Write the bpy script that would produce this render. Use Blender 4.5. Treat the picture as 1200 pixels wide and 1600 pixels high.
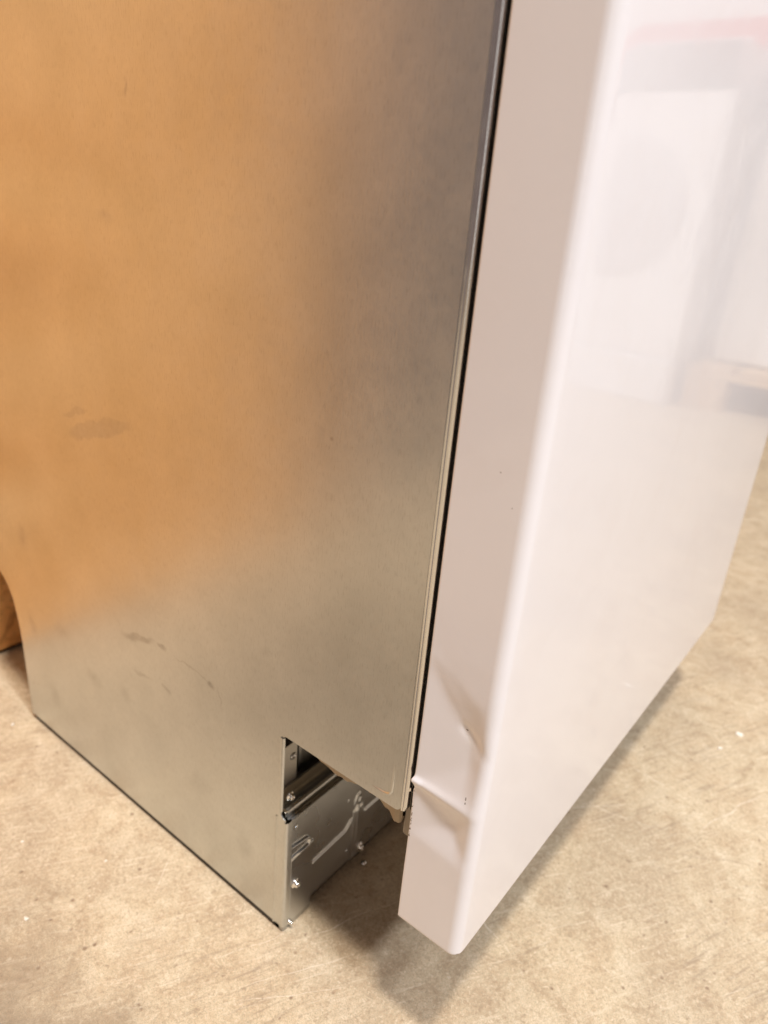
import bpy, bmesh, math, random
from mathutils import Vector, Matrix, noise
random.seed(4)
S = bpy.context.scene
for o in list(bpy.data.objects): bpy.data.objects.remove(o)
C = bpy.data.collections.new('dishwasher_close_up'); S.collection.children.link(C)

# ------------------------------------------------------------------ camera
R = ((0.78347102, 0.6161056, 0.08116065),
     (0.29763949, -0.25738893, -0.91932675),
     (-0.54551251, 0.74442248, -0.38503412))          # right, down, forward
cam = bpy.data.objects.new('camera', bpy.data.cameras.new('camera')); C.objects.link(cam)
M = Matrix(((R[0][0], -R[1][0], -R[2][0], 0.2900), (R[0][1], -R[1][1], -R[2][1], -0.3004),
            (R[0][2], -R[1][2], -R[2][2], 0.5503), (0, 0, 0, 1)))
cam.matrix_world = M
cd = cam.data; cd.sensor_fit = 'VERTICAL'; cd.sensor_height = 36; cd.sensor_width = 27
cd.lens = 1133.2 / 1600 * 36; cd.clip_start = 0.01; cd.clip_end = 60
cd.dof.use_dof = True; cd.dof.focus_distance = 0.44; cd.dof.aperture_fstop = 6.2
S.camera = cam

# ------------------------------------------------------------------ light
W = bpy.data.worlds.new('World'); S.world = W; W.use_nodes = True
W.node_tree.nodes['Background'].inputs[0].default_value = (0.285, 0.21, 0.19, 1)
W.node_tree.nodes['Background'].inputs[1].default_value = 0.75
S.view_settings.view_transform = 'Standard'; S.view_settings.look = 'None'
S.view_settings.exposure = -0.13; S.view_settings.gamma = 1
def lamp(name, loc, target, size, sizey, power, col):
    l = bpy.data.lights.new(name, 'AREA'); l.shape = 'RECTANGLE'; l.size = size; l.size_y = sizey
    l.energy = power; l.color = col
    o = bpy.data.objects.new(name, l); C.objects.link(o); o.location = loc
    o.rotation_euler = (Vector(target) - Vector(loc)).to_track_quat('-Z', 'Y').to_euler()
    return o
lamp('edge_band_fill', (2.15, -3.75, 1.35), (0.1, 0, 0.6), 0.60, 2.6, 8, (1, .97, .93))  # added light with no known source, for the rolled edge's bright band
lamp('ceiling_lamp', (1.02, -0.74, 5.0), (0.1, 0, 0), 0.38, 0.38, 226, (1, .925, .84))
lamp('ceiling_lamp', (3.95, -0.70, 5.0), (0.1, 0, 0), 0.45, 0.45, 250, (.93, .98, 1.06))
lamp('ceiling_lamp', (2.70, -0.60, 5.0), (0.1, 0, 0), 0.45, 0.45, 80, (.93, .98, 1.06))

# ------------------------------------------------------------------ helpers
def link(name, bm, mat, parent=None, smooth=False):
    me = bpy.data.meshes.new(name); bm.to_mesh(me); bm.free()
    if mat: me.materials.append(mat)
    if smooth:
        for p in me.polygons: p.use_smooth = True
    o = bpy.data.objects.new(name, me); C.objects.link(o)
    if parent: o.parent = parent
    return o
def tag(o, label=None, cat=None, group=None, kind=None):
    if label: o['label'] = label
    if cat: o['category'] = cat
    if group: o['group'] = group
    if kind: o['kind'] = kind
    return o
def empty(name, loc=(0, 0, 0)):
    o = bpy.data.objects.new(name, None); C.objects.link(o); o.location = loc; o.empty_display_size = .05
    return o
def box(bm, a, b, bev=0.0, seg=2):
    x0, y0, z0 = a; x1, y1, z1 = b
    r = bmesh.ops.create_cube(bm, size=1.0)
    for v in r['verts']:
        v.co = Vector(((x0 + x1) / 2 + v.co.x * (x1 - x0), (y0 + y1) / 2 + v.co.y * (y1 - y0), (z0 + z1) / 2 + v.co.z * (z1 - z0)))
    if bev:
        es = list({e for v in r['verts'] for e in v.link_edges})
        bmesh.ops.bevel(bm, geom=es, offset=bev, segments=seg, affect='EDGES', profile=0.5)
def bbox(name, a, b, mat, parent, bev=0.0, seg=2):
    bm = bmesh.new(); box(bm, a, b, bev, seg); return link(name, bm, mat, parent, smooth=False)
def extrude_profile(bm, pts, ys, axis='y'):
    """open polyline pts (two coordinates) swept along the third"""
    rows = []
    for y in ys:
        rows.append([bm.verts.new((p[0], y, p[1]) if axis == 'y' else (p[0], p[1], y)) for p in pts])
    for a, b in zip(rows, rows[1:]):
        for i in range(len(pts) - 1): bm.faces.new((a[i], a[i + 1], b[i + 1], b[i]))
    return rows
def lathe(bm, prof, n, mtx):
    rings = []
    for r, z in prof:
        rings.append([bm.verts.new(mtx @ Vector((r * math.cos(2 * math.pi * k / n), r * math.sin(2 * math.pi * k / n), z))) for k in range(n)] if r > 0 else [bm.verts.new(mtx @ Vector((0, 0, z)))])
    for a, b in zip(rings, rings[1:]):
        for k in range(n):
            k2 = (k + 1) % n
            if len(a) == 1 and len(b) == 1: continue
            if len(b) == 1: bm.faces.new((a[k], a[k2], b[0]))
            elif len(a) == 1: bm.faces.new((a[0], b[k2], b[k]))
            else: bm.faces.new((a[k], a[k2], b[k2], b[k]))
def sstep(a, b, x):
    t = min(1, max(0, (x - a) / (b - a))) if b != a else float(x > a)
    return t * t * (3 - 2 * t)
def segd(px, py, a, b):
    ax, ay = a; bx, by = b; dx, dy = bx - ax, by - ay
    t = max(0, min(1, ((px - ax) * dx + (py - ay) * dy) / (dx * dx + dy * dy)))
    return math.hypot(px - ax - t * dx, py - ay - t * dy)

# ------------------------------------------------------------------ materials
class NT:
    def __init__(s, name):
        s.m = bpy.data.materials.new(name); s.m.use_nodes = True; s.t = s.m.node_tree
        s.b = s.t.nodes['Principled BSDF']
        s.co = s.t.nodes.new('ShaderNodeTexCoord').outputs['Object']
    def n(s, typ, **kw):
        x = s.t.nodes.new(typ)
        for k, v in kw.items(): setattr(x, k, v)
        return x
    def l(s, a, b): s.t.links.new(a, b)
    def val(s, inp, v):
        if hasattr(v, 'is_output') or isinstance(v, bpy.types.NodeSocket): s.l(v, inp)
        else: inp.default_value = v
    def mapping(s, scale=(1, 1, 1), loc=(0, 0, 0), rot=(0, 0, 0), src=None):
        m = s.n('ShaderNodeMapping'); m.inputs['Scale'].default_value = scale; m.inputs['Location'].default_value = loc
        m.inputs['Rotation'].default_value = rot; s.l(src or s.co, m.inputs['Vector']); return m.outputs[0]
    def noise(s, scale, detail=4, rough=.5, src=None, dist=0.0):
        x = s.n('ShaderNodeTexNoise'); x.inputs['Scale'].default_value = scale; x.inputs['Detail'].default_value = detail
        x.inputs['Roughness'].default_value = rough; x.inputs['Distortion'].default_value = dist
        s.l(src or s.co, x.inputs['Vector']); return x.outputs['Fac']
    def ramp(s, fac, *stops):
        r = s.n('ShaderNodeValToRGB'); e = r.color_ramp.elements
        while len(e) < len(stops): e.new(0.5)
        for k, (p, c) in enumerate(stops):
            e[k].position = p; e[k].color = (c, c, c, 1) if isinstance(c, (int, float)) else (*c, 1)
        s.l(fac, r.inputs[0]); return r.outputs[0]
    def math(s, op, a, b=0.0, c=0.0, clamp=False):
        m = s.n('ShaderNodeMath', operation=op); m.use_clamp = clamp
        s.val(m.inputs[0], a); s.val(m.inputs[1], b); s.val(m.inputs[2], c); return m.outputs[0]
    def mix(s, f, a, b, mode='MIX'):
        m = s.n('ShaderNodeMix', data_type='RGBA', blend_type=mode)
        s.val(m.inputs[0], f)
        for i, v in ((6, a), (7, b)):
            if isinstance(v, (tuple, list)): m.inputs[i].default_value = (*v[:3], 1)
            else: s.l(v, m.inputs[i])
        return m.outputs[2]
    def bump(s, h, strength=.2, dist=.001, nrm=None):
        b = s.n('ShaderNodeBump'); b.inputs['Strength'].default_value = strength; b.inputs['Distance'].default_value = dist
        s.l(h, b.inputs['Height'])
        if nrm: s.l(nrm, b.inputs['Normal'])
        s.l(b.outputs[0], s.b.inputs['Normal']); return b.outputs[0]
    def ellipse(s, cx, cz, rx, rz, ang=0.0, soft=.5):
        """mask of a smudge at x,z on the side sheet"""
        m = s.n('ShaderNodeMapping', vector_type='TEXTURE'); m.inputs['Location'].default_value = (cx, 0, cz)
        m.inputs['Rotation'].default_value = (0, ang, 0); m.inputs['Scale'].default_value = (rx, 1e3, rz)
        s.l(s.warp, m.inputs['Vector'])
        ln = s.n('ShaderNodeVectorMath', operation='LENGTH'); s.l(m.outputs[0], ln.inputs[0])
        r = s.n('ShaderNodeMapRange'); r.interpolation_type = 'SMOOTHSTEP'
        s.l(ln.outputs['Value'], r.inputs[0]); r.inputs[1].default_value = 1.0; r.inputs[2].default_value = 1.0 - soft
        r.inputs[3].default_value = 0; r.inputs[4].default_value = 1; return r.outputs[0]
    def scratches(s):
        sx = s.n('ShaderNodeSeparateXYZ'); s.l(s.co, sx.inputs[0]); x, y = sx.outputs[0], sx.outputs[1]
        wob = s.math('MULTIPLY', s.math('SUBTRACT', s.noise(28, 2), .5), .010); acc = None
        for ax, ay, bx, by, w in SCR:
            L = math.hypot(bx - ax, by - ay); ux, uy = (bx - ax) / L, (by - ay) / L
            dx = s.math('SUBTRACT', x, ax); dy = s.math('SUBTRACT', y, ay)
            al = s.math('ADD', s.math('MULTIPLY', dx, ux), s.math('MULTIPLY', dy, uy))
            pe = s.math('ABSOLUTE', s.math('ADD', s.math('ADD', s.math('MULTIPLY', dx, -uy), s.math('MULTIPLY', dy, ux)), wob))
            m = s.math('MULTIPLY', s.ramp(s.math('DIVIDE', pe, w), (.3, 1), (1, 0)), s.ramp(s.math('DIVIDE', al, L), (0, 0), (.15, 1), (.8, 1), (1, 0)))
            acc = m if acc is None else s.math('MAXIMUM', acc, m)
        return s.math('MULTIPLY', acc, s.ramp(s.noise(160, 3, .7), (.38, .15), (.55, 1)))
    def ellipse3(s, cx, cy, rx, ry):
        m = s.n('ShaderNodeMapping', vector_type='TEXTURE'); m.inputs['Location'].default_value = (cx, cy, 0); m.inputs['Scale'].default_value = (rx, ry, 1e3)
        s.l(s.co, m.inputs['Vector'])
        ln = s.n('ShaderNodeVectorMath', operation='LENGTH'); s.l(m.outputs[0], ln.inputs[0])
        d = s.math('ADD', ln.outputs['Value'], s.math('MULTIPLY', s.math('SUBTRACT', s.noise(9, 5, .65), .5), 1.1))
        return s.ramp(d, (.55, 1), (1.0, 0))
    def set(s, **k):
        for a, v in k.items():
            inp = s.b.inputs[{'col': 'Base Color', 'rough': 'Roughness', 'metal': 'Metallic', 'coat': 'Coat Weight', 'coatr': 'Coat Roughness', 'spec': 'Specular IOR Level', 'aniso': 'Anisotropic', 'anisor': 'Anisotropic Rotation'}[a]]
            if isinstance(v, tuple): inp.default_value = (*v, 1)
            elif isinstance(v, (int, float)): inp.default_value = v
            else: s.l(v, inp)
        return s
def plain(name, col, rough, metal=0.0, amp=.12, scale=60, **kw):
    t = NT(name)
    f = t.noise(scale, 5, .6)
    c = t.mix(f, tuple(x * (1 - amp) for x in col), tuple(min(1, x * (1 + amp)) for x in col))
    r = t.ramp(t.noise(scale * .4, 3), (.3, max(0, rough - .06)), (.7, min(1, rough + .06)))
    t.set(col=c, rough=r, metal=metal, **kw)
    return t.m

def make_side_metal():
    t = NT('galvanised_sheet')
    wn = t.n('ShaderNodeTexNoise'); wn.inputs['Scale'].default_value = 70; wn.inputs['Detail'].default_value = 4
    t.l(t.co, wn.inputs['Vector'])
    sub = t.n('ShaderNodeVectorMath', operation='SUBTRACT'); t.l(wn.outputs['Color'], sub.inputs[0]); sub.inputs[1].default_value = (.5, .5, .5)
    sc = t.n('ShaderNodeVectorMath', operation='SCALE'); t.l(sub.outputs[0], sc.inputs[0]); sc.inputs['Scale'].default_value = .012
    ad = t.n('ShaderNodeVectorMath', operation='ADD'); t.l(t.co, ad.inputs[0]); t.l(sc.outputs[0], ad.inputs[1]); t.warp = ad.outputs[0]
    grain_v = t.noise(1, 3, .7, src=t.mapping((900, 900, 170)))
    grain_h = t.noise(1, 2, .6, src=t.mapping((120, 1500, 1300)))
    cloud = t.noise(14, 4, .55)
    streak = t.noise(1, 3, .6, src=t.mapping((60, 60, 7)))
    base = t.mix(t.ramp(cloud, (.3, 0), (.75, 1)), (.59, .61, .60), (.69, .71, .70))
    base = t.mix(t.math('MULTIPLY', t.ramp(grain_v, (.28, 1), (.48, 0)), .34), base, (.34, .345, .33))
    base = t.mix(t.math('MULTIPLY', t.ramp(grain_h, (.55, 0), (.8, 1)), .12), base, (.84, .82, .79))
    spg = t.n('ShaderNodeTexVoronoi'); spg.inputs['Scale'].default_value = 210; t.l(t.warp if False else t.co, spg.inputs['Vector'])
    sg = t.n('ShaderNodeSeparateColor'); t.l(spg.outputs['Color'], sg.inputs[0])
    base = t.mix(t.math('MULTIPLY', sg.outputs[0], .10), base, (.44, .45, .44))
    scr = t.ramp(t.noise(1, 2, .5, src=t.mapping((9, 9, 1500), src=t.mapping(rot=(0, .55, 0)))), (.70, 0), (.76, 1))
    base = t.mix(t.math('MULTIPLY', t.math('MULTIPLY', scr, t.ramp(t.noise(6, 2), (.52, 0), (.62, 1))), .22), base, (.88, .88, .86))
    # smudges and finger marks of their own
    marks = [(-.176, .1995, .030, .0050, .28, .6, .9), (-.142, .2075, .010, .0035, .2, .6, 1), (-.104, .2040, .034, .0010, -.10, .8, .8),
             (-.081, .2000, .006, .005, .6, .8, 1.5), (-.070, .1910, .0008, .017, .28, .8, .8), (-.172, .1650, .020, .0024, .1, .8, .7),
             (-.138, .1660, .009, .0035, -.3, .8, 1), (-.213, .3735, .050, .0085, .30, .22, .50), (-.245, .3800, .022, .0030, .34, .3, .45),
             (-.30, .150, .022, .010, .2, 1, .45), (-.25, .12, .018, .012, 0, 1, .5), (-.20, .13, .014, .011, 0, 1, .4), (-.10, .09, .03, .018, .5, 1, .4),
             (-.155, .606, .003, .008, 0, .9, .7), (-.185, .53, .010, .006, 0, 1, .5), (-.36, .13, .012, .022, .3, 1, .6), (-.33, .06, .012, .02, .3, 1, .5),
             (.02, .43, .006, .008, 0, 1, .5), (-.04, .06, .014, .022, 0, 1, .5), (-.02, .26, .006, .006, 0, 1, .4), (-.36, .23, .012, .02, 0, 1, .6)]
    acc = None
    for cx, cz, rx, rz, ang, soft, st in marks:
        e = t.math('MULTIPLY', t.ellipse(cx, cz, rx, rz, -ang, soft), st)
        acc = e if acc is None else t.math('MAXIMUM', acc, e)
    base = t.mix(t.math('MULTIPLY', acc, t.ramp(t.noise(130, 4, .7), (.3, .14), (.65, .44))), base, (.25, .235, .215))
    spots = t.n('ShaderNodeTexVoronoi'); spots.inputs['Scale'].default_value = 55; t.l(t.co, spots.inputs['Vector'])
    sp = t.math('MULTIPLY', t.ramp(spots.outputs['Distance'], (.03, 1), (.10, 0)), t.ramp(t.noise(20, 2), (.60, 0), (.66, 1)))
    base = t.mix(t.math('MULTIPLY', sp, .5), base, (.3, .28, .25))
    r = t.math('ADD', t.math('MULTIPLY', cloud, .10), .235)
    r = t.math('ADD', r, t.math('MULTIPLY', streak, .07)); r = t.math('ADD', r, t.math('MULTIPLY', sg.outputs[1], .03))
    r = t.math('ADD', r, t.math('MULTIPLY', acc, .10))
    t.set(col=base, rough=r, metal=1.0)
    h = t.math('ADD', t.math('MULTIPLY', grain_v, .5), t.math('MULTIPLY', t.noise(3.2, 1, .4), 22.0))
    t.bump(h, .32, .00035)
    return t.m

def make_white(name, col, chips=False):
    t = NT(name)
    c = t.mix(t.ramp(t.noise(9, 3), (.3, 0), (.7, 1)), tuple(x * .985 for x in col), col)
    if chips:
        sx = t.n('ShaderNodeSeparateXYZ'); t.l(t.co, sx.inputs[0])
        x, y, z = sx.outputs
        edge = t.math('LESS_THAN', x, .1128)
        zr = t.math('MULTIPLY', t.math('GREATER_THAN', z, .185), t.math('LESS_THAN', z, .229))
        nz = t.ramp(t.noise(1, 3, .7, src=t.mapping((500, 200, 260))), (.54, 0), (.57, 1))
        f = t.math('MULTIPLY', t.math('MULTIPLY', edge, zr), nz)
        # two rubbed specks and pin marks on the side
        for px, pz, rx, rz in ((.1470, .2385, .0004, .0012), (.1472, .2355, .0004, .0008), (.1380, .4380, .0004, .0003), (.1470, .4220, .0003, .0003), (.1400, .2830, .0008, .0005), (.1574, .1135, .0007, .0010)):
            dx = t.math('DIVIDE', t.math('SUBTRACT', x, px), rx); dz = t.math('DIVIDE', t.math('SUBTRACT', z, pz), rz)
            d = t.math('ADD', t.math('MULTIPLY', dx, dx), t.math('MULTIPLY', dz, dz))
            f = t.math('MAXIMUM', f, t.math('MULTIPLY', t.math('LESS_THAN', d, t.math('MULTIPLY', t.noise(900, 2), 2.0)), .75))
        c = t.mix(f, c, (.10, .075, .06))
    sm = t.ramp(t.noise(16, 4, .65, dist=.8), (.5, 0), (.72, 1))
    c = t.mix(t.math('MULTIPLY', sm, .10), c, (.66, .60, .58))
    cr = t.math('ADD', t.math('MULTIPLY', t.ramp(t.noise(30, 4, .7, dist=1.0), (.45, 0), (.7, 1)), .10), .03)
    t.set(col=c, rough=.34, coat=.75, coatr=cr, spec=.45)
    t.bump(t.math('ADD', t.noise(420, 2, .5), t.math('MULTIPLY', t.noise(22, 2, .4), 9.0)), .07, .0002)
    return t.m

SCR = [(-.1004, -.0475, -.1231, -.0152, .0007), (-.0174, -.0495, .0068, .0048, .0005), (.1146, .1249, .1569, .1105, .0006), (.0888, .2541, .1818, .3556, .0006),
       (-.0446, -.1203, -.0283, -.1074, .0004), (.2161, .1535, .2293, .1475, .0004), (.0204, .0056, .0618, .0985, .0006), (.0134, -.0493, .0624, .0283, .0004),
       (.2351, .3531, .2727, .4588, .0010), (.1521, .3985, .1894, .3938, .0008), (.02, -.06, .075, .005, .0004), (.10, .30, .21, .33, .0006)]
def make_floor():
    t = NT('concrete')
    big = t.noise(5.5, 5, .55, dist=.4); mid = t.noise(34, 6, .68, dist=.8); fine = t.noise(300, 6, .8, dist=1.0)
    mic = t.noise(1100, 3, .75, dist=.4)
    c = t.ramp(mid, (.26, (.36, .255, .155)), (.40, (.50, .375, .24)), (.54, (.59, .47, .315)), (.72, (.71, .59, .425)))
    c = t.mix(t.math('MULTIPLY', t.ramp(big, (.34, 1), (.55, 0)), .5), c, (.36, .265, .18))
    c = t.mix(t.math('MULTIPLY', t.ramp(t.noise(11, 4, .6), (.5, 0), (.72, 1)), .35), c, (.58, .42, .27))
    c = t.mix(t.math('MULTIPLY', t.ramp(fine, (.36, 1), (.49, 0)), .66), c, (.27, .18, .115))
    c = t.mix(t.math('MULTIPLY', t.ramp(fine, (.53, 0), (.66, 1)), .65), c, (.78, .655, .50))
    c = t.mix(t.math('MULTIPLY', t.ramp(mic, (.38, 1), (.5, 0)), .68), c, (.24, .235, .16))
    # trowel strokes, curved hairline scratches, pits
    def strokes(ang, sx_, sy_, lo, hi): return t.ramp(t.noise(1, 5, .7, src=t.mapping((sx_, sy_, 1), src=t.mapping(rot=(0, 0, ang))), dist=.25), (lo, 0), (hi, 1))
    c = t.mix(t.math('MULTIPLY', t.math('MULTIPLY', strokes(-1.15, 16, 240, .52, .66), t.ramp(t.noise(7, 2), (.45, 0), (.6, 1))), .55), c, (.24, .175, .12))
    c = t.mix(t.math('MULTIPLY', strokes(-1.0, 22, 300, .56, .70), .40), c, (.80, .69, .53))
    c = t.mix(t.math('MULTIPLY', strokes(.35, 260, 26, .58, .72), .30), c, (.33, .25, .17))
    def hair(scale, rot, loc, w, stretch=(1, 1, 1)):
        v = t.n('ShaderNodeTexVoronoi', feature='DISTANCE_TO_EDGE'); v.inputs['Scale'].default_value = scale
        nn = t.n('ShaderNodeTexNoise'); nn.inputs['Scale'].default_value = 6; t.l(t.co, nn.inputs['Vector'])
        a = t.n('ShaderNodeVectorMath', operation='SCALE'); t.l(nn.outputs['Color'], a.inputs[0]); a.inputs['Scale'].default_value = .08
        b = t.n('ShaderNodeVectorMath', operation='ADD'); t.l(t.mapping(stretch, loc, (0, 0, rot)), b.inputs[0]); t.l(a.outputs[0], b.inputs[1])
        t.l(b.outputs[0], v.inputs['Vector']); return t.ramp(v.outputs['Distance'], (0, 1), (w, 0))
    h1 = t.scratches()
    c = t.mix(t.math('MULTIPLY', h1, .60), c, (.80, .70, .56))
    h2 = t.math('MULTIPLY', hair(4, 1.2, (1, 5, 0), .004, (.5, 1, 1)), t.ramp(t.noise(17, 2), (.52, 0), (.62, 1)))
    c = t.mix(t.math('MULTIPLY', h2, .5), c, (.28, .21, .15))
    v = t.n('ShaderNodeTexVoronoi'); v.inputs['Scale'].default_value = 95; t.l(t.co, v.inputs['Vector'])
    pit = t.math('MULTIPLY', t.ramp(v.outputs['Distance'], (.10, 1), (.2, 0)), t.ramp(t.noise(60, 2), (.56, 0), (.62, 1)))
    c = t.mix(t.math('MULTIPLY', pit, .75), c, (.20, .13, .08))
    rough = t.ramp(mid, (.3, .62), (.7, .42))
    # photographer's shadow painted into the floor colour, over some brown staining
    shade_stain = t.ellipse3(-.12, -.34, .32, .24)
    c = t.mix(t.math('MULTIPLY', shade_stain, .85), c, (.19, .145, .10))
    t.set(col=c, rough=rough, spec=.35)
    hh = t.math('ADD', t.math('MULTIPLY', fine, .6), t.math('MULTIPLY', mid, 1.0)); hh = t.math('SUBTRACT', hh, pit)
    t.bump(hh, .35, .0012)
    return t.m

def make_board():
    t = NT('brown_board')
    g = t.noise(1, 5, .6, src=t.mapping((3, 5, 22)), dist=.8)
    c = t.ramp(g, (.28, (.76, .335, .09)), (.5, (.92, .44, .135)), (.72, (.97, .52, .19)))
    b = t.noise(1, 3, .5, src=t.mapping((2, 3.5, 9), (3, 1, 2)))
    c = t.mix(t.math('MULTIPLY', t.ramp(b, (.45, 0), (.65, 1)), .6), c, (.97, .56, .24))
    c = t.mix(t.math('MULTIPLY', t.ramp(b, (.32, 1), (.45, 0)), .45), c, (.66, .28, .08))
    k = t.noise(26, 5, .7, dist=1.5)
    c = t.mix(t.math('MULTIPLY', t.ramp(k, (.30, 1), (.50, 0)), .75), c, (.27, .10, .02))
    t.set(col=c, rough=.6)
    t.bump(k, .3, .002)
    return t.m

SIDE = make_side_metal()
WHITE = make_white('white_door_enamel', (.82, .81, .845), True)
WHITE2 = make_white('white_appliance_enamel', (.80, .80, .80))
FLOOR = make_floor(); BOARD = make_board()
ZINC = plain('zinc_plate', (.58, .60, .61), .30, 1.0, .07, 50)
EDGE = plain('bright_rolled_edge', (.70, .70, .69), .20, 1.0, .05, 200)
ZINCD = plain('dull_zinc_plate', (.44, .45, .45), .34, 1.0, .2, 60)
PALEZ = plain('pale_zinc_plate', (.66, .65, .61), .42, .55, .08, 60)
SCREW = plain('bright_zinc_screw', (.85, .83, .78), .16, 1.0, .1, 300)
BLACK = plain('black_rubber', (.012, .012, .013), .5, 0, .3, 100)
DARKST = plain('dark_blue_seal', (.025, .030, .036), .3, 0, .2, 200)
FELT = plain('tan_damping_mat', (.36, .29, .20), .7, 0, .22, 160)
BRACK = plain('hinge_steel', (.25, .22, .19), .35, 1.0, .3, 200)
GREYP = plain('grey_panel_plastic', (.40, .47, .56), .14, .5, .08, 30)
REDP = plain('red_painted_steel', (.62, .05, .03), .4, 0, .1, 20)
WOOD = plain('pallet_wood', (.60, .42, .24), .7, 0, .25, 15)
BACKW = plain('white_wall_paint', (.82, .80, .77), .7, 0, .03, 3)
GLASSD = plain('smoked_porthole', (.52, .51, .51), .5, 0, .05, 10)

# ------------------------------------------------------------------ setting
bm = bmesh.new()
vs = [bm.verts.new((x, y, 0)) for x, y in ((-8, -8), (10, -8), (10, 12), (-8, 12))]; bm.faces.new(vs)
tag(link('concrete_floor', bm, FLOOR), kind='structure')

# brown board standing behind the dishwasher
wb = empty('brown_board', (-.525, 0, 0)); tag(wb, 'tall brown wood-look board standing on the floor behind the grey machine', 'board')
def rel(o, root): o.parent = root; o.matrix_parent_inverse = Matrix.Translation(-Vector(root.location)); return o
rel(bbox('panel', (-.545, -.58, .005), (-.525, .95, 1.25), BOARD, None, .0015), wb)
rel(bbox('shadow_gap_strip', (-.543, -.57, .0), (-.530, .94, .005), BLACK, None), wb)  # black strip standing for the shadow gap under the board

# added unseen stack of grey-brown cartons, to darken what the metal side mirrors
ADDED_CART = plain('added_dark_carton', (.195, .160, .147), .8, 0, .15, 12)
for k, (dx, dy, z0, z1, lab) in enumerate(((0, 0, 0, .66, 'grey-brown carton on the floor beside the brown board, bottom of its unseen stack'), (-.02, -.015, .661, 1.32, 'grey-brown carton in the middle of the unseen stack beside the brown board'), (-.01, .005, 1.321, 1.98, 'grey-brown carton on top of the unseen stack beside the brown board'))):
    t = empty('added_carton', (-1.0 + dx, -1.22 + dy, z0)); tag(t, lab, 'added_carton', 'added unseen cartons beside the board')
    rel(bbox('added_carton_body', (-1.30 + dx, -1.80 + dy, z0), (-.60 + dx, -.60 + dy, z1), ADDED_CART, None, .004), t)
    rel(bbox('added_carton_tape', (-.5998 + dx, -1.27 + dy, z1 - .12), (-.5990 + dx, -1.20 + dy, z1 - .004), FELT, None), t)

# ------------------------------------------------------------------ dishwasher
DW = empty('dishwasher'); tag(DW, 'built-in dishwasher with bare galvanised side and dented white door', 'dishwasher')
XF, XE, YE, WID = .1588, .1114, -.0012, .596          # door front, door rear edge, door side plane, width
ZD0, ZD1 = .1124, .815
ZC = .1978                                             # bottom edge of the side sheet above the toe kick

# --- side sheet: outline in x,z extruded 0.8 mm, front edge rolled
def side_sheet():
    bm = bmesh.new()
    outl = [(-.3845, .0068)]
    # rear edge with its long curve
    outl_rear = [(-.386, .030), (-.3872, .060), (-.388, .092), (-.3895, .112), (-.3925, .130), (-.397, .146), (-.4035, .158), (-.412, .1665), (-.424, .1735), (-.44, .178), (-.455, .180), (-.455, .812)]
    front = [(.1034, .812), (.1034, .2035)]
    # bottom right rounded corner then toe-kick cut out
    for k in range(0, 7):
        a = -k / 6 * math.pi / 2
        front.append((.0984 + .005 * math.cos(a), .2030 + .0052 * math.sin(a)))
    for x in (.06, .02, .0015): front.append((x, ZC))
    for k in range(1, 6):
        a = math.pi / 2 + k / 5 * math.pi / 2
        front.append((.0015 + .0025 * math.cos(a) , ZC - .0025 + .0025 * math.sin(a)))
    front += [(-.0010, .1700), (-.0010, .1270), (-.0010, .1235), (.0008, .1215), (.0030, .1205), (.0035, .1190), (.0035, .0066)]
    pts = outl + outl_rear + front
    vs = [bm.verts.new((x, 0, z)) for x, z in pts]
    f = bm.faces.new(vs)
    r = bmesh.ops.extrude_face_region(bm, geom=[f])
    for v in [g for g in r['geom'] if isinstance(g, bmesh.types.BMVert)]: v.co.y += .0009
    bmesh.ops.recalc_face_normals(bm, faces=bm.faces)
    es = [e for e in bm.edges if all(abs(v.co.y) < 1e-6 for v in e.verts)]
    bmesh.ops.bevel(bm, geom=es, offset=.0003, segments=2, affect='EDGES')
    return link('side_panel', bm, SIDE, DW)
side_sheet()
# rolled front edge: a slim bead, then a rounded turn going in behind the door
bm = bmesh.new()
prof = [(.1033, .0001), (.1038, .0001), (.1042, .0002), (.1045, .0004), (.1048, .0004)]
for k in range(0, 13):
    a = -math.pi / 2 + k / 12 * math.pi / 2
    prof.append((.1048 + .0032 * math.cos(a), .0036 + .0032 * math.sin(a)))
prof += [(.1080, .007), (.1079, .022)]
rows = extrude_profile(bm, prof, [.2035 + i * .0305 for i in range(21)], axis='z')
last = [bm.verts.new((.103 + (p[0] - .103) * .6, p[1] + .0006, .1990)) for p in prof]
for i in range(len(prof) - 1): bm.faces.new((last[i], last[i + 1], rows[0][i + 1], rows[0][i]))
link('front_edge', bm, EDGE, DW, True)
bbox('rubber_seal', (.1081, .0050, .2020), (.1110, .0210, .8120), BLACK, DW, .0012)
# pressed L-shaped bead near the lower front corner
bm = bmesh.new()
pth = [(.0795, .2052), (.085, .2052), (.090, .2056), (.0937, .2070), (.0952, .2098), (.0955, .215), (.0955, .222), (.0953, .232)]
rows = []
for k, (x, z) in enumerate(pth):
    a = pth[max(0, k - 1)]; b = pth[min(len(pth) - 1, k + 1)]
    tx, tz = b[0] - a[0], b[1] - a[1]; l = math.hypot(tx, tz); nx, nz = -tz / l, tx / l
    w = .0010 * (1 if 0 < k < len(pth) - 1 else .3); hgt = .00075 * (1 if 0 < k < len(pth) - 2 else .2)
    if k < 5: hgt *= 1.2
    rows.append([bm.verts.new((x + nx * w * s, -hgt * math.cos(s * math.pi / 2) + .00005, z + nz * w * s)) for s in (-1, -.66, -.33, 0, .33, .66, 1)])
for a, b in zip(rows, rows[1:]):
    for i in range(6): bm.faces.new((a[i], a[i + 1], b[i + 1], b[i]))
bmesh.ops.recalc_face_normals(bm, faces=bm.faces)
link('pressed_bead', bm, SIDE, DW, True)
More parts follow.
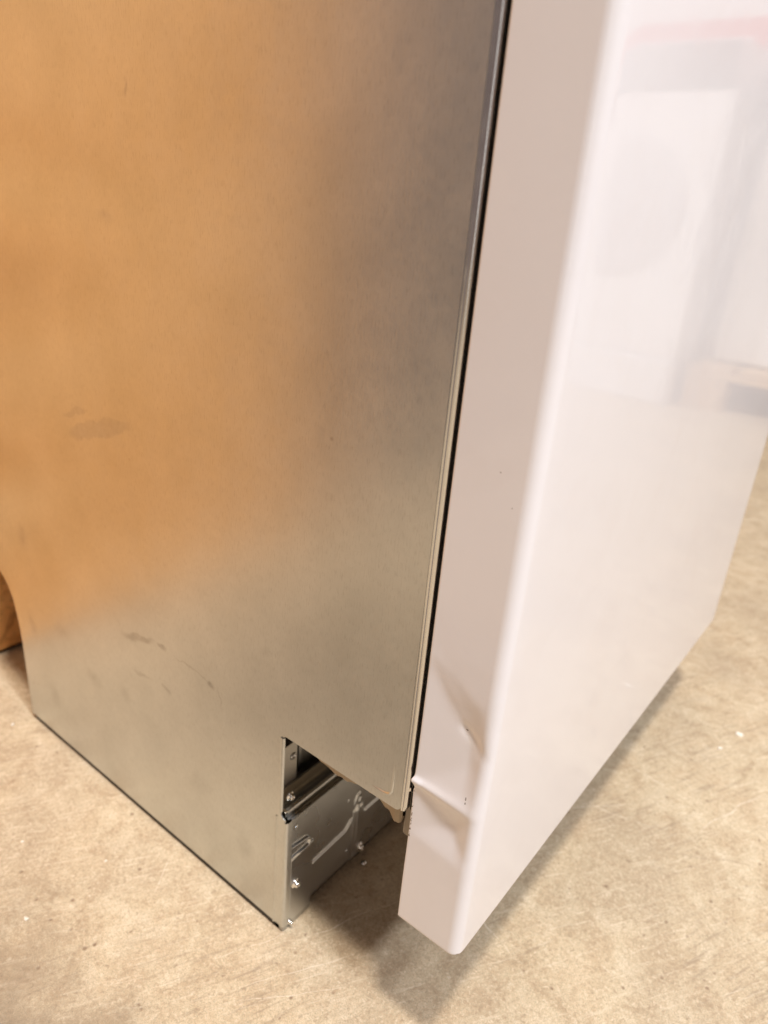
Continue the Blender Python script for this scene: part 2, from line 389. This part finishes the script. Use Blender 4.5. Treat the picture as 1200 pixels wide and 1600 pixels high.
# flat bead beside the cut-out corner of the base, and return flange of the cut-out
bm = bmesh.new()
extrude_profile(bm, [(-.0068, .0001), (-.0060, -.0007), (-.0052, -.0002), (-.0044, .0001)], [.006, .06, .12], axis='z')
link('pressed_bead', bm, SIDE, DW, True)
bm = bmesh.new()
extrude_profile(bm, [(-.0042, .0001), (-.0030, -.0007), (-.0012, -.0006), (-.0004, .0003), (-.0004, .0012)], [.1265, .15, .193, .1955], axis='z')
link('return_flange', bm, SIDE, DW, True)
bm = bmesh.new()
extrude_profile(bm, [(.0025, -.0002), (.0040, .0000), (.0050, .0008), (.0054, .0022), (.0054, .0065)], [.0066, .06, .118], axis='z')
link('corner_post', bm, SIDE, DW, True)
# black strip standing for the shaded gap under the side, a hair above the floor
bbox('dark_gap_strip', (-.382, .0010, .0003), (.001, .014, .0095), BLACK, DW, .001)
bbox('corner_foot', (-.006, .0010, .0003), (.0045, .033, .0060), ZINCD, DW, .001)
# far side, top, back and the dark tub that close the body
bbox('side_panel', (-.455, .593, .005), (.100, .5945, .812), SIDE, DW)
bbox('top_panel', (-.455, .0, .8125), (.1034, .5945, .816), ZINC, DW)
bbox('back_panel', (-.4535, .0015, .18), (-.450, .592, .811), ZINC, DW)
bbox('tub', (-.36, .016, .2120), (.0925, .580, .800), BLACK, DW, .004)
bbox('door_seal', (.0930, .014, .2160), (.1060, .582, .800), DARKST, DW, .003)
bbox('inner_door', (.1112, .0022, .1900), (.1180, .586, .800), BLACK, DW, .002)
bbox('base_tray', (-.380, .004, .012), (-.080, .590, .190), ZINCD, DW)

# --- toe-kick plate with pressed ribs (height field over y,z)
def rib(y, z, a, b, w, h):
    d = segd(y, z, a, b); return h * (1 - sstep(w * .25, w, d))
def ring(y, z, pts, w, h):
    return max(rib(y, z, a, b, w, h) for a, b in zip(pts, pts[1:]))
def plate_h(y, z):
    h = 0
    h = max(h, ring(y, z, [(.0335, .0500), (.0745, .0522), (.0815, .0590)], .0028, .0016))
    h = max(h, ring(y, z, [(.0862, .0740), (.0862, .0780), (.0880, .0830), (.0915, .0835), (.0935, .0790), (.0920, .0740)], .0016, .0011))
    h = max(h, ring(y, z, [(.0895, .0300), (.0905, .0440), (.0895, .0690)], .0026, .0010))
    h = max(h, ring(y, z, [(.1020, .0570), (.1190, .0570), (.20, .0570)], .0026, .0014))
    h = max(h, rib(y, z, (.098, .034), (.098, .0142), .0062, -.0012) * 0)
    # shallow raised field right of the first rib
    h += .0010 * sstep(.083, .0855, y) * (1 - sstep(.096, .0995, y)) * (1 - sstep(.066, .070, z))
    for yy, zz, rr in ((.0127, .1054, .0011), (.0760, .0861, .0012), (.0792, .0265, .0012)):
        h -= .004 * (1 - sstep(rr * .6, rr, math.hypot(y - yy, z - zz)))
    return h
def frange(a, b, s):
    n = max(1, round((b - a) / s)); return [a + (b - a) * i / n for i in range(n + 1)]
bm = bmesh.new()
ys = frange(.0060, .150, .0008) + frange(.150, .590, .02)[1:]; zs = frange(.0085, .1150, .0008)
g = []
for y in ys:
    g.append([bm.verts.new((.0035 + plate_h(y, z), y, z + (.0 if z > .01 or y < .034 else .0022))) for z in zs])
for a, b in zip(g, g[1:]):
    for i in range(len(zs) - 1): bm.faces.new((a[i], b[i], b[i + 1], a[i + 1]))
link('toe_kick_plate', bm, ZINC, DW, True)
# overlapping corner plate with a pressed pad
def corner_h(y, z):
    e = min(y - .0064, .0330 - y, z - .0052, .0775 - z)
    h = .0016 * sstep(-.0004, .0008, e)
    d = min(abs(y - .0064) * 9, 1)
    o = ring(y, z, [(.0050, .0885), (.0255, .0850), (.0285, .0815), (.0275, .0765), (.0075, .0745)], .0017, .0022)
    return max(h, o if z > .0735 else h)
bm = bmesh.new(); g = []
ys = frange(.0058, .0336, .0005); zs = frange(.0048, .0905, .0006)
for y in ys: g.append([bm.verts.new((.0033 + corner_h(y, z), y, z)) for z in zs])
for a, b in zip(g, g[1:]):
    for i in range(len(zs) - 1): bm.faces.new((a[i], b[i], b[i + 1], a[i + 1]))
link('corner_plate', bm, ZINC, DW, True)
# folded top flange of the plate, running across the machine
bm = bmesh.new()
prof = [(.0035, .1150), (.0030, .1162), (.0018, .1160), (.0006, .1140), (-.0006, .1128), (-.0018, .1140), (-.0028, .1185), (-.0040, .1203), (-.0056, .1200), (-.0080, .1176),
        (-.0110, .1150), (-.0140, .1148), (-.0170, .1165), (-.0195, .1203), (-.0212, .1208), (-.0225, .1190), (-.0230, .10)]
extrude_profile(bm, prof, [.0075, .009, .02, .04, .07, .12, .3, .588])
bm.verts.ensure_lookup_table()
for v in bm.verts:                                   # sheet-metal ripple along the fold
    v.co.z += .0008 * noise.noise(Vector((v.co.x * 60, v.co.y * 45, 1)))
link('top_flange', bm, ZINC, DW, True)
# end tab of the flange beside the notch
bm = bmesh.new(); box(bm, (-.0060, .0050, .1150), (-.0018, .0085, .1210), .0006); link('flange_tab', bm, SCREW, DW)
# upright bracket plate behind the flange, with a pressed eyelet
bracket = bbox('upright_bracket', (-.0232, .0150, .100), (-.0218, .0375, .1600), PALEZ, DW, .0005)
bm = bmesh.new(); lathe(bm, [(0, .0004), (.0016, .0004), (.0018, .0012), (.0026, .0014), (.0032, .0004), (.0034, 0)], 20, Matrix.Translation((-.0218, .0325, .1465)) @ Matrix.Rotation(math.pi / 2, 4, 'Y'))
link('eyelet', bm, ZINC, bracket, True)
# slanting cross members seen through the opening
def bar(name, a, b, w, h, mat):
    a, b = Vector(a), Vector(b); d = b - a
    m = Matrix.Translation((a + b) / 2) @ d.to_track_quat('Y', 'Z').to_matrix().to_4x4()
    bm = bmesh.new(); box(bm, (-w / 2, -d.length / 2, -h / 2), (w / 2, d.length / 2, h / 2), min(w, h) * .25, 2)
    bmesh.ops.transform(bm, matrix=m, verts=bm.verts); return link(name, bm, mat, DW)
bar('cross_member', (-.034, .046, .128), (-.034, .56, .128), .012, .030, ZINCD)
bar('cross_member', (-.040, .026, .158), (-.040, .56, .156), .010, .012, PALEZ)
bar('cross_member', (-.055, .02, .175), (-.03, .30, .172), .012, .006, ZINCD)
# screws
def screw(y, z, x, r=.0044):
    M4 = Matrix.Translation((x, y, z)) @ Matrix.Rotation(math.pi / 2, 4, 'Y') @ Matrix.Rotation(.3, 4, 'Z')
    bm = bmesh.new(); lathe(bm, [(r * 1.25, 0), (r * 1.25, .0006), (r * 1.0, .0010), (r * .8, .0012), (r * .78, .0026), (r * .6, .0036), (r * .35, .0040), (r * .30, .0030), (0, .0028)], 18, M4)
    return link('screw', bm, SCREW, DW, True)
screw(.0128, .0460, .0048, .0034); screw(.0130, .1305, -.0050, .0032); screw(.0975, .0165, .0038, .0036)
screw(.0078, .0068, .0046, .0018)
bm = bmesh.new(); lathe(bm, [(0, .0), (.0022, .0003), (.0028, .0016), (.0020, .0034), (0, .0040)], 14, Matrix.Translation((.0110, .0965, .0003))); link('glint_bead', bm, SCREW, DW, True)  # bright bead modelled in place of a glint on the floor

# --- tan damping mat hanging below the side sheet, ragged lower edge
bm = bmesh.new()
xs = frange(.022, .1035, .0008)
top = []; b1 = []; b2 = []; t2 = []
for x in xs:
    n1 = noise.noise(Vector((x * 120, 3.1, 0))) * .0016 + noise.noise(Vector((x * 420, 7.7, 0))) * .0008
    lowz = .1935 - .0035 * sstep(.02, .05, x) + n1 + .004 * (1 - sstep(.020, .030, x)) + .0036 * sstep(.055, .068, x) * (1 - sstep(.083, .092, x)) - .0065 * sstep(.092, .0985, x) + .007 * sstep(.1015, .1037, x)
    y = .0030 + .0006 * noise.noise(Vector((x * 150, 1, 1)))
    top.append(bm.verts.new((x, y - .0008, .2060))); b1.append(bm.verts.new((x, y, lowz + .0012))); b2.append(bm.verts.new((x, y + .0022, lowz))); t2.append(bm.verts.new((x, y + .0070, lowz + .006)))
for r1, r2 in ((top, b1), (b1, b2), (b2, t2)):
    for i in range(len(xs) - 1): bm.faces.new((r1[i], r1[i + 1], r2[i + 1], r2[i]))
link('damping_mat', bm, FELT, DW, True)
bbox('bottom_plate', (-.004, .010, .1995), (.0990, .588, .2020), FELT, DW, .0005)
# hinge linkage glimpsed in the gap under the body edge
hg = bbox('hinge_arm', (.1020, .0030, .2000), (.1085, .0080, .2280), BRACK, DW, .0012)
bm = bmesh.new(); lathe(bm, [(0, .001), (.0022, .001), (.0030, 0), (.0034, -.0016), (.0030, -.003), (0, -.003)], 12, Matrix.Translation((.1055, .0025, .2180)) @ Matrix.Rotation(math.pi / 2, 4, 'X')); link('pivot', bm, SCREW, hg, True)
bbox('hinge_arm', (.1040, .0040, .1780), (.1100, .0075, .2030), BRACK, DW, .0012)

# --- white door skin: folded tray with rounded corners and the dent
TRI = None
def dent(x, z):
    """inward (+) displacement in metres of the door's left side, from creased facets"""
    V = {'P0': (.1114, .2310, -.0004), 'P1': (.1588, .2275, .0002), 'P2': (.1575, .2700, .0044), 'P3': (.1114, .3250, .0),
         'Q': (.1385, .2870, .0026), 'A': (.1588, .3150, .0), 'B': (.1114, .3600, .0), 'M': (.1250, .3020, .0013),
         'L': (.1114, .1900, .0005), 'K': (.1588, .1850, .0), 'N': (.1390, .2120, .0034), 'T': (.1588, .3300, 0.0), 'U': (.1480, .3030, .0003), 'Z0': (.1114, .1500, 0), 'Z1': (.1588, .1450, 0)}
    T = [('P3', 'P0', 'M'), ('M', 'P0', 'Q'), ('Q', 'P0', 'P2'), ('P0', 'P1', 'P2'), ('P0', 'N', 'P1'), ('P0', 'L', 'N'), ('N', 'L', 'K'), ('N', 'K', 'P1'),
         ('P3', 'M', 'U'), ('M', 'Q', 'U'), ('Q', 'P2', 'U'), ('U', 'P2', 'A'), ('P3', 'U', 'T'), ('U', 'A', 'T'), ('L', 'Z0', 'K'), ('Z0', 'Z1', 'K')]
    for t3 in T:
        (x1, z1, h1), (x2, z2, h2), (x3, z3, h3) = [V[k] for k in t3]
        d = (z2 - z3) * (x1 - x3) + (x3 - x2) * (z1 - z3)
        a = ((z2 - z3) * (x - x3) + (x3 - x2) * (z - z3)) / d; b = ((z3 - z1) * (x - x3) + (x1 - x3) * (z - z3)) / d
        if a >= -1e-4 and b >= -1e-4 and 1 - a - b >= -1e-4:
            u = min(1, max(0, (x - .1114) / .046))
            ridge = -.0015 * (1 - .75 * u) * math.exp(-(segd(x, z, (.1114, .231), (.1580, .2280)) / (.0026 + .0045 * u)) ** 2)
            fold = .0009 * math.exp(-(segd(x, z, (.1390, .2845), (.1560, .2690)) / .0028) ** 2) - .0003 * math.exp(-(segd(x, z, (.1370, .2900), (.1150, .3200)) / .004) ** 2)
            return a * h1 + b * h2 + (1 - a - b) * h3 + ridge + fold
    return 0.0
NX, NZ = 61, 271
X0, X1, Z0, Z1 = XE, .1588, .1124, .3824
H = [[dent(X0 + (X1 - X0) * i / (NX - 1), Z0 + (Z1 - Z0) * j / (NZ - 1)) for i in range(NX)] for j in range(NZ)]
def blur(H, n):
    for _ in range(n):
        H = [[(H[max(0, j - 1)][i] + 2 * H[j][i] + H[min(NZ - 1, j + 1)][i]) / 4 for i in range(NX)] for j in range(NZ)]
        H = [[(r[max(0, i - 1)] + 2 * r[i] + r[min(NX - 1, i + 1)]) / 4 for i in range(NX)] for r in H]
    return H
Hs = blur(H, 3); Hb = blur(Hs, 9)
def disp(x, z):
    u = (x - X0) / (X1 - X0) * (NX - 1); v = (z - Z0) / (Z1 - Z0) * (NZ - 1)
    if v < 0 or v > NZ - 1: return 0
    u = min(max(u, 0), NX - 1.001); v = min(v, NZ - 1.001); i, j = int(u), int(v); fu, fv = u - i, v - j
    # creases are crisp near the tip and near Q, soft elsewhere
    def smp(G): return (G[j][i] * (1 - fu) + G[j][i + 1] * fu) * (1 - fv) + (G[j + 1][i] * (1 - fu) + G[j + 1][i + 1] * fu) * fv
    k = max(1 - sstep(.003, .010, segd(x, z, (.1114, .231), (.1560, .2280))), 1 - sstep(.004, .016, math.hypot(x - .1420, z - .283)))
    return smp(Hs) * k + smp(Hb) * (1 - k)
RC = .0074
def door_profile():
    p = [(XE + .0060, YE + .0016), (XE + .0010, YE + .0015), (XE + .0002, YE + .0011), (XE, YE + .0006), (XE + .0003, YE + .0001)]
    n = 60
    for k in range(1, n + 1): p.append((XE + .0003 + (XF - RC - XE - .0003) * k / n, YE))
    for k in range(1, 9):
        a = -math.pi / 2 + k / 8 * math.pi / 2; p.append((XF - RC + RC * math.cos(a), YE + RC + RC * math.sin(a)))
    for k in range(1, 41): p.append((XF, YE + RC + (WID - 2 * RC) * k / 40))
    for k in range(1, 9):
        a = k / 8 * math.pi / 2; p.append((XF - RC + RC * math.cos(a), YE + WID - RC + RC * math.sin(a)))
    p += [(XE, YE + WID), (XE + .0005, YE + WID - .008)]
    return p
def build_door():
    bm = bmesh.new(); P = door_profile()
    zs = frange(ZD0 + .0016, .36, .0010) + frange(.36, ZD1, .012)[1:]
    rows = []
    def pt(x, y, z, inset=0.0):
        yy = y
        if y < .02: 
            w = 1 - sstep(YE + .0002, YE + .010, y) if x > XE + .01 else 1.0
            d = disp(x, z) * w
            d *= 1.0 - .72 * sstep(XF - .016, XF - .002, x)
            yy += d
            if x < .117:                      # the small tear at the crease tip
                t = math.exp(-((z - .2310) / .0022) ** 2); yy -= .0006 * t; x -= .0014 * t
                x += .0007 * math.exp(-((z - .2255) / .0016) ** 2)
            # hand-made sheet is never dead flat
            yy += .00022 * noise.noise(Vector((x * 28, 0, z * 9)))
        if x > XF - .001: x += .00016 * noise.noise(Vector((0, y * 6, z * 6 + 4)))
        return x, yy, z
    # rounded lower rim
    for k, (dz, ins) in enumerate(((0.0, .0018), (.0002, .0010), (.0006, .0004))):
        row = []
        for x, y in P:
            cx = (XE + XF) / 2; cy = YE + WID / 2
            x2 = x + (ins if x < cx else -ins) if abs(x - XE) > .003 or True else x
            y2 = y + (ins if y < cy else -ins)
            row.append(bm.verts.new(pt(x2, y2, ZD0 + dz)))
        rows.append(row)
    for z in zs: rows.append([bm.verts.new(pt(x, y, z)) for x, y in P])
    for a, b in zip(rows, rows[1:]):
        for i in range(len(P) - 1): bm.faces.new((a[i], a[i + 1], b[i + 1], b[i]))
    bmesh.ops.recalc_face_normals(bm, faces=bm.faces)
    o = link('door_skin', bm, WHITE, door, True)
    # bottom fold
    bm = bmesh.new()
    vs = [bm.verts.new((x, y, ZD0 + .0001)) for x, y in ((XE + .002, YE + .0022), (XF - .004, YE + .0022), (XF - .0020, YE + .005), (XF - .0020, YE + WID - .006), (XF - .006, YE + WID - .003), (XE + .002, YE + WID - .003))]
    f = bm.faces.new(vs); r = bmesh.ops.extrude_face_region(bm, geom=[f])
    for v in [q for q in r['geom'] if isinstance(q, bmesh.types.BMVert)]: v.co.z += .0012
    bmesh.ops.recalc_face_normals(bm, faces=bm.faces)
    link('bottom_fold', bm, WHITE, door)
    return o
door = empty('door'); door.parent = DW; door['label'] = 'white door with a creased dent low on its left side'
build_door()

# ------------------------------------------------------------------ white paint crumbs on the floor
CRM = plain('white_crumb', (.74, .68, .58), .4, 0, .04, 300)
crumbs = [(-.1577, -.1276, .0021, 'white crumb in the lower left of the floor, largest left of the machine'), (-.1602, -.0545, .0012, 'tiny white crumb nearest the middle of the grey side'),
          (-.2326, -.0914, .0012, 'tiny white crumb near the left edge of the floor'), (-.3895, -.0207, .0018, 'white crumb beside the rear lower corner of the grey side'),
          (.2283, .5477, .0040, 'large pale crumb on the floor beyond the white door, right one of a pair'), (.2175, .5034, .0025, 'small pale crumb on the floor beyond the white door, left one of a pair')]
for x, y, r, lab in crumbs:
    bm = bmesh.new(); bmesh.ops.create_icosphere(bm, subdivisions=2, radius=r)
    sd = random.random() * 50
    for v in bm.verts:
        v.co *= 1 + 1.1 * noise.noise(v.co * (1.1 / r) + Vector((sd, 0, 0))); v.co.z *= .45; v.co.y *= .7
    a = random.random() * 3; bmesh.ops.rotate(bm, verts=bm.verts, matrix=Matrix.Rotation(a, 3, 'Z'))
    o = link('white_crumb', bm, CRM); o.location = (x, y, r * .35); tag(o, lab, 'crumb', 'white crumbs on the concrete')

# ------------------------------------------------------------------ what the glossy door mirrors: appliances on a pallet, a red rail, a white wall
def washer(x0, x1, y, z0, z1, lab):
    r = empty('washing_machine', ((x0 + x1) / 2, y, z0)); tag(r, lab, 'washing machine', 'white washing machines on pallets')
    rel(bbox('cabinet', (x0, y, z0), (x1, y + .58, z1), WHITE2, None, .012, 3), r)
    bm = bmesh.new(); pr = [(-.001 - .045 * math.sin(math.pi * (.5 + .5 * k / 14)) ** .9 if k < 14 else -.001, z1 - .015 - .12 * (1 - math.cos(math.pi / 2 * k / 14))) for k in range(15)]
    pr = [(-.001, z1 - .012)] + pr
    ra = [[bm.verts.new((xx, y + p, q)) for p, q in pr] for xx in (x0 + .012, x1 - .012)]
    for k in range(len(pr) - 1): bm.faces.new((ra[0][k], ra[0][k + 1], ra[1][k + 1], ra[1][k]))
    for rr in ra: bm.faces.new(rr)
    bmesh.ops.recalc_face_normals(bm, faces=bm.faces)
    rel(link('control_panel', bm, GREYP, None, True), r)
    bm = bmesh.new(); cx = (x0 + x1) / 2; cz = z0 + (z1 - z0) * .50
    lathe(bm, [(.225, 0), (.215, .004), (.18, .005), (.1, .004), (0, .003)], 40, Matrix.Translation((cx, y - .001, cz)) @ Matrix.Rotation(math.pi / 2, 4, 'X'))
    rel(link('porthole', bm, GLASSD, None, True), r)
tag(bbox('foam_base', (.745, 2.24, .0), (1.335, 2.85, .154), WHITE2, None, .01), 'pale foam packing base under the white washing machine mirrored in the door', 'packing base')
washer(.74, 1.34, 2.25, .155, 1.09, 'white washing machine mirrored in the dishwasher door, front loading, wide grey control strip')
washer(.08, .68, 2.45, .155, 1.03, 'second white washing machine mirrored beside the first in the door')
def pallet(x0, x1, y0, y1):
    r = empty('pallet', ((x0 + x1) / 2, (y0 + y1) / 2, 0)); tag(r, 'wooden pallet under the white washing machines', 'pallet')
    n = 7
    for k in range(n):
        a = x0 + (x1 - x0) * (k + .08) / n; b = x0 + (x1 - x0) * (k + .92) / n
        rel(bbox('deck_board', (a, y0, .128), (b, y1, .150), WOOD, None, .002), r)
    for k in range(3):
        yy = y0 + (y1 - y0 - .09) * k / 2
        rel(bbox('stringer', (x0, yy, .106), (x1, yy + .09, .127), WOOD, None, .002), r)
        for j in range(3):
            xx = x0 + (x1 - x0 - .13) * j / 2
            rel(bbox('block', (xx, yy, .0), (xx + .13, yy + .09, .105), WOOD, None, .002), r)
pallet(-.3, .72, 2.35, 3.1)
rl = bbox('red_rail', (-3, 4.05, 1.42), (5, 4.12, 1.55), REDP, None, .004); tag(rl, 'red horizontal rail mirrored above the washing machines in the door', 'rail')
bw = bbox('back_wall', (-4, 4.4, 0), (6, 4.5, 3.4), BACKW, None); bw['kind'] = 'structure'

S.render.engine = 'CYCLES'
S.cycles.max_bounces = 8; S.cycles.use_denoising = True
S.render.resolution_x = 768; S.render.resolution_y = 1024
